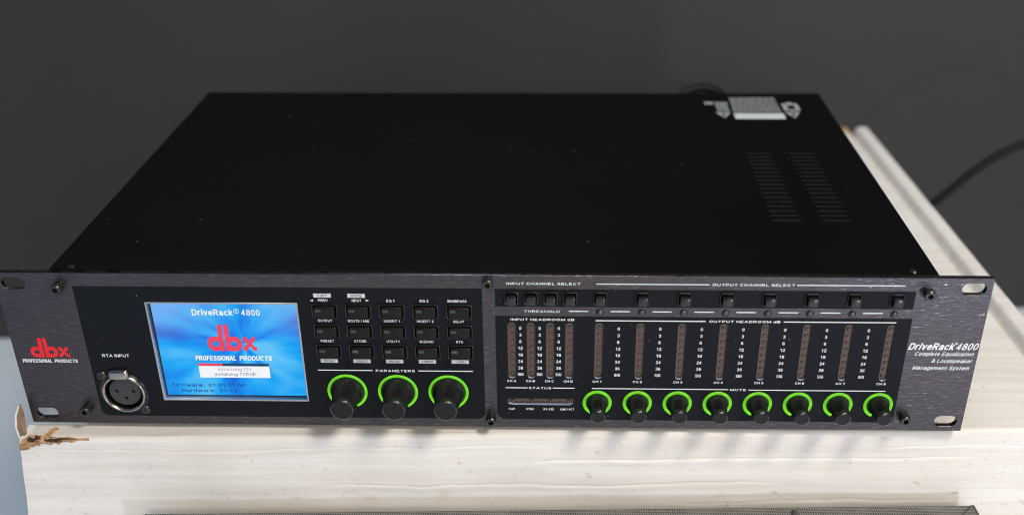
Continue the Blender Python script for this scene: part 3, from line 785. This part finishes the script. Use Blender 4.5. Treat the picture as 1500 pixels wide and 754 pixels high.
def tag_box(s, cx, z0, z1, wd, tw):
    flat([(cx - wd / 2, cx + wd / 2, z0, z1)], -0.30, 'label_box', 'box_ink', unit)
    lettering(s, cx - tw / 2, cx + tw / 2, z0 + 0.45, z1 - z0 - 0.9, unit, 'black_ink', 0.004, y=-0.36)
tag_box('COPY', -81.2, 75.6, 77.75, 8.6, 4.8); tag_box('PASTE', BTX[1] - 0.3, 75.6, 77.75, 8.6, 5.2)
for s, i, tw in (('RECALL', 0, 5.6), ('DELETE', 1, 5.4), ('METER', 2, 5.0), ('CONFIG', 3, 5.6), ('LOAD', 4, 4.2)):
    tag_box(s, BTX[i] - 0.45, 38.35, 40.45, 8.7, tw)
link('lettering', raw([(-87.5, -.32, 73.9), (-85.7, -.32, 74.5), (-86.1, -.32, 73.9), (-85.7, -.32, 73.3)], [(0, 3, 2), (0, 2, 1)]), M['white_ink'], unit)
link('lettering', raw([(-58.4, -.32, 74.05), (-60.2, -.32, 74.65), (-59.8, -.32, 74.05), (-60.2, -.32, 73.45)], [(0, 1, 2), (0, 2, 3)]), M['white_ink'], unit)

def rule(x0, x1, z, y=-0.32, t=0.5): return flat([(x0, x1, z - t / 2, z + t / 2)], y, 'printed_line', 'white_ink', unit)
rule(-87.5, -59.7, 33.9); rule(-36.6, -8.8, 33.9)
lettering('PARAMETERS', -58.1, -38.3, 33.15, 1.35, unit, bold=0.035)

# ---- knobs
def make_knob(x, z, halo_r, halo_w, rb, rf, L, nfl, arc, name):
    K = math.tan
    prof = [(rb * 0.98, 0.5), (rb, -0.3), (rb, -1.2)]; rid = [0, 0, 0]
    for i in range(1, 11):
        f = i / 10; r = rf * 0.97 + (rb - 0.2 - rf * 0.97) * (1 - f) ** 1.55
        prof.append((r, -1.4 - (L - 3.2) * f)); rid.append(0.42 * (1 if i < 9 else (0.6 if i == 9 else 0)))
    prof += [(rf, -L + 1.3), (rf, -L + 0.55), (rf - 0.12, -L + 0.38), (rf - 0.7, -L), (rf * 0.5, -L + 0.10)]
    rid += [0, 0, 0, 0, 0]
    k = link(name, lathe(prof, nfl * 2, rid), M['knob'], unit, (x, -0.2, z), smooth=28)
    k.data.materials.append(M['knob_face'])
    for p_ in k.data.polygons:
        if p_.center.y < (-L + 0.14) * S: p_.material_index = 1
    N = 72; vs = []; fs = []
    prof2 = [(halo_r, 0.15), (halo_r - 0.15, -0.25), (halo_r - halo_w * 0.5, -0.55), (halo_r - halo_w + 0.15, -0.35), (halo_r - halo_w, 0.15)]
    for i in range(N + 1):
        a = R_(90 - arc + 2 * arc * i / N)
        for r, y in prof2: vs.append((r * math.cos(a), y, r * math.sin(a)))
    q = len(prof2)
    for i in range(N):
        for j in range(q - 1): fs.append((i * q + j, i * q + j + 1, (i + 1) * q + j + 1, (i + 1) * q + j))
    fs += [tuple(range(q)), tuple(range(N * q + q - 1, N * q - 1, -1))]
    h = link('knob_ring', raw(vs, fs, recalc=True), M['halo'], k, smooth=50); h['label'] = 'lit green ring'
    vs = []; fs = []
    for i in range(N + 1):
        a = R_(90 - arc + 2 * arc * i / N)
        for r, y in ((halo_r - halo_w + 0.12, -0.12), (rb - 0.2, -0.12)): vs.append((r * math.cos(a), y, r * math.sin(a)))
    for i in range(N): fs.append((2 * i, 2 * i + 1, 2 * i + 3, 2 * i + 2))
    link('ring_glow', raw(vs, fs), M['glow'], k)
    return k
kb = make_knob(-73.6, 21.05, 10.35, 1.5, 8.3, 5.9, 17.2, 40, 152, 'parameter_knob')
for x in (-47.65, -21.75): copy_tree(kb, (x, -0.2, 21.05))
ks = make_knob(OUTX[0], 15.45, 7.5, 1.7, 5.35, 3.85, 13.2, 34, 157, 'mute_knob')
for x in OUTX[1:]: copy_tree(ks, (x + 0.1, -0.2, 15.45))

# ---- channel buttons
s0 = link('channel_button', box_mesh(-2.3, 2.3, -4.3, 3.4, -2.15, 2.15, 0.35, 2), M['black_plastic'], unit, (INX[0], 0, 75.95), smooth=45)
link('button_rim', rim_mesh(6.9, 7.3, 0.7, 1.3), M['rim'], s0, smooth=30)
link('button_well', raw([(-3.2, 3.6, -3.4), (3.2, 3.6, -3.4), (3.2, 3.6, 3.4), (-3.2, 3.6, 3.4)], [(0, 1, 2, 3)]), M['deep'], s0)
for x in (INX + OUTX)[1:]: copy_tree(s0, (x, 0, 75.95))

# ---- level meters
film = raw([(-2.6, 1.3, -18), (2.6, 1.3, -18), (2.6, 1.3, 18), (-2.6, 1.3, 18)], [(0, 1, 2, 3)])
m0 = link('level_meter', film, M['brown'], unit, (INX[0], 0, 46.1))
led_me = joined([box_mesh(-0.95, 0.95, 0.45, 1.45, -0.75, 0.75, 0.28)])
for k in range(8):
    l = link('meter_lamp', led_me, M['led'], m0, (0.1, 0, 59.1 - 3.82 * k - 46.1))
for x in (INX + OUTX)[1:]: copy_tree(m0, (x, 0, 46.1))
st = link('status_window', raw([(7.4, 1.3, 13.2), (43.2, 1.3, 13.2), (43.2, 1.3, 18.2), (7.4, 1.3, 18.2)], [(0, 1, 2, 3)]), M['brown'], unit)
for x in INX: link('status_lamp', led_me, M['led'], st, (x + 0.1, 0, 15.75))
M['lip'] = simple('bluish_glint_lip', (0.16, 0.19, 0.28), 0.14, grain=0.1)  # added ledge; its bluish colour stands in for the glint at slot bottoms
def lip(x0, x1, z, parent, r=0.55):
    n_ = 8; vs = []; fs = []; m_ = 12
    for i in range(m_ + 1):
        f = i / m_; x = x0 + (x1 - x0) * f; e = min(f, 1 - f) * (x1 - x0); up = max(0.0, 1.0 - e / 1.3) ** 2 * 0.8
        for j in range(n_):
            a = PI * j / (n_ - 1); vs.append((x, 0.45 - r * math.cos(a) * 1.4, z + up + r * math.sin(a)))
    for i in range(m_):
        for j in range(n_ - 1): fs.append((i * n_ + j, i * n_ + j + 1, (i + 1) * n_ + j + 1, (i + 1) * n_ + j))
    return raw(vs, fs, recalc=True)
lip_me = lip(-1.7, 1.7, -16.15, None, 0.5)
link('glint_lip', lip_me, M['lip'], m0, smooth=60)
for o_ in [q for q in unit.children if q.name.startswith('level_meter') and q is not m0]:
    e_ = bpy.data.objects.new('glint_lip', lip_me); C.objects.link(e_); e_.parent = o_
link('glint_lip', lip(8.8, 41.8, 13.95, None, 0.6), M['lip'], st, smooth=60)
# round threshold lamps
dome = lathe([(1.7, 1.5), (1.7, -0.1), (1.5, -0.7), (1.1, -1.1), (0.5, -1.35)], 20)
for x in OUTX: link('threshold_lamp', dome, M['dome'], unit, (x, 0, 68.2), smooth=60)

# ---- scales and channel names
marks = ['0', '3', '6', '12', '18', '24', '36', 'SIG']; hwid = [0.58, 0.55, 0.58, 1.15, 1.15, 1.2, 1.2, 1.5]
mes = [text_mesh(t_, -h_, h_, 59.2 - 3.83 * k - 0.85, 1.7, 0.012, 0, -0.32) for k, (t_, h_) in enumerate(zip(marks, hwid))]
scale_me = joined(mes)
for x in [15.25, 24.8, 34.3] + [63.75 + 20.34 * i for i in range(7)]: link('scale_lettering', scale_me, M['white_ink'], unit, (x, 0, 0))
for x, t_ in zip(INX + OUTX, ['CH A', 'CH B', 'CH C', 'CH D'] + ['CH %d' % (i + 1) for i in range(8)]):
    c = x - 0.4; lettering(t_, c - 2.3, c + 2.3, 27.75, 1.3, unit, bold=0.035)
lettering('INPUT CHANNEL SELECT', 8.8, 44.6, 83.15, 1.25, unit, bold=0.03, y=-0.05, space=1.05)
rule(52.2, 106.4, 83.8, -0.05, 0.45); rule(148.2, 199.6, 83.8, -0.05, 0.45)
lettering('OUTPUT CHANNEL SELECT', 107.8, 147.2, 83.15, 1.25, unit, bold=0.03, y=-0.05, space=1.05)
lettering('THRESHOLD', 17.1, 34.7, 67.95, 1.25, unit, bold=0.03, y=-0.05, space=1.05)
flat([(39.1 + 20.36 * i, 48.6 + 20.36 * i, 68.5, 69.0) for i in range(8)], -0.05, 'printed_line', 'white_ink', unit)
lettering('INPUT HEADROOM dB', 10.5, 41.8, 63.5, 1.25, unit, bold=0.035, space=1.05)
rule(52.2, 106.0, 63.75); rule(143.9, 198.4, 63.75)
lettering('OUTPUT HEADROOM dB', 107.6, 142.3, 63.1, 1.25, unit, bold=0.035, space=1.05)
rule(7.5, 18.6, 24.3); rule(31.5, 42.5, 24.3); lettering('STATUS', 19.2, 30.7, 23.6, 1.25, unit, bold=0.035, space=1.05)
rule(51.3, 120.2, 24.25); rule(130.4, 199.2, 24.1); lettering('MUTE', 121.1, 129.3, 23.5, 1.25, unit, bold=0.035, space=1.05)
for s, c, h_ in (('CLIP', 10.5, 1.6), ('SYNC', 19.9, 2.1), ('RS-232', 29.4, 2.6), ('LINK / ACT', 38.9, 3.5)):
    lettering(s, c - h_, c + h_, 10.8, 1.2, unit, bold=0.02)

# ---- socket-head screws
def bolt(x, z, L):
    bm = bmesh.new()
    prof = [(3.4, 0.2, 48), (3.4, -0.35, 48), (2.72, -0.4, 48), (2.72, -L + 0.45, 48), (2.35, -L, 48), (1.45, -L, 6), (1.35, -L + 2.4, 6)]
    n_ = 36; rings = []
    for r, y, nn in prof:
        ring = []
        for i in range(n_):
            a = 2 * PI * i / n_
            rr = r if nn != 6 else r * math.cos(PI / 6) / math.cos(((a + PI / 6) % (PI / 3)) - PI / 6)
            ring.append(bm.verts.new((rr * math.cos(a) * S, y * S, rr * math.sin(a) * S)))
        rings.append(ring)
    for a, b in zip(rings, rings[1:]):
        for i in range(n_): bm.faces.new((a[i], a[(i + 1) % n_], b[(i + 1) % n_], b[i]))
    bm.faces.new(rings[-1])
    o = link('plate_screw', bm_mesh(bm), M['steel'], unit, (x, 0, z), smooth=30)
    link('screw_recess', lathe([(1.3, -L + 2.2), (0.1, -L + 2.3)], 12), M['deep'], o)
bolt(-210.0, 80.8, 4.8); bolt(-210.4, 9.5, 5.0); bolt(-0.1, 84.8, 4.6); bolt(-0.2, 5.9, 5.6); bolt(210.8, 80.4, 4.8); bolt(210.5, 8.9, 5.6)

# ------------------------------------------------------------------ mesh grille in front of the box
GA = R_(1.75)
gr = empty('speaker_grille', 'grey woven metal mesh grille edge in front of the white box, below the audio unit', 'grille', (-179, -27.4, WZ))
gr.rotation_euler = (0, 0, GA + R_(0.2))
gx, GL, GD = 0.0, 430.0, 9.0
H = -38 - WZ
flange = link('grille_flange', joined([box_mesh(0, GL, -GD + 0.2, 0, H - 1.2, H, 0.35)]), M['mesh'], gr)
fm = joined([box_mesh(0, GL, -GD - 1.0, -GD + 0.1, 2, H - 0.9, 0.3)])
link('grille_front', fm, M['mesh'], gr)
link('grille_edge', joined([box_mesh(-0.3, GL + 0.3, -GD - 0.6, -GD + 0.6, H - 0.9, H + 0.35, 0.25), box_mesh(-0.7, 0.3, -GD, 0.1, 2, H + 0.15, 0.2), box_mesh(GL - 0.3, GL + 0.7, -GD, 0.1, 2, H + 0.15, 0.2)]), M['grey_trim'], gr)
bm = bmesh.new()
seam = [(GL - 9.5, -GD + 0.6), (GL - 8.7, -GD + 0.6), (GL - 0.5, -0.4), (GL - 1.3, -0.4)]
vs = [(x, y, H + 0.02) for x, y in seam] + [(x, y, H + 0.45) for x, y in seam]
link('mitre_seam', raw(vs, [(3, 2, 1, 0), (4, 5, 6, 7), (0, 1, 5, 4), (1, 2, 6, 5), (2, 3, 7, 6), (3, 0, 4, 7)], recalc=True), M['grey_trim'], gr)
for sx in (87.0, 336.0):
    me = lathe([(2.1, 0.3), (2.1, -0.5), (1.3, -1.5), (0.5, -1.8)], 8); me.transform(Matrix.Rotation(-PI / 2, 4, 'X'))
    link('grille_stud', me, M['grey_trim'], gr, (sx, -4.8, H))

# ------------------------------------------------------------------ mains cable
pts = [(118, 283, 60), (119, 293, 78), (126, 300, 84.0), (138, 303, 86.0), (150, 303, 82.5), (160, 308, 66), (180, 330, 20), (205, 460, 0), (235, 465, -60), (300, 470, -100), (330, 425, -75), (347.5, 392, -46), (359.6, 390, -33.5), (375.9, 390, -15.3), (395.1, 390, 1.0), (415, 390, 12), (440, 388, 18), (500, 380, 5), (570, 360, -80), (640, 330, -243)]
cu = bpy.data.curves.new('cable', 'CURVE'); cu.dimensions = '3D'; cu.bevel_depth = 3.5 * S; cu.bevel_resolution = 5; cu.resolution_u = 10
sp = cu.splines.new('NURBS'); sp.points.add(len(pts) - 1)
for p, q in zip(sp.points, pts): p.co = (q[0] * S, q[1] * S, q[2] * S, 1)
sp.use_endpoint_u = True; sp.order_u = 3
o = bpy.data.objects.new('cable', cu); C.objects.link(o); bpy.context.view_layer.update()
me = bpy.data.meshes.new_from_object(o.evaluated_get(bpy.context.evaluated_depsgraph_get())); bpy.data.objects.remove(o)
me.materials.clear()
cb = link('power_cable', me, M['cable'], smooth=60)
cb['label'] = 'black power cable curving from behind the audio unit up against the dark wall'; cb['category'] = 'cable'
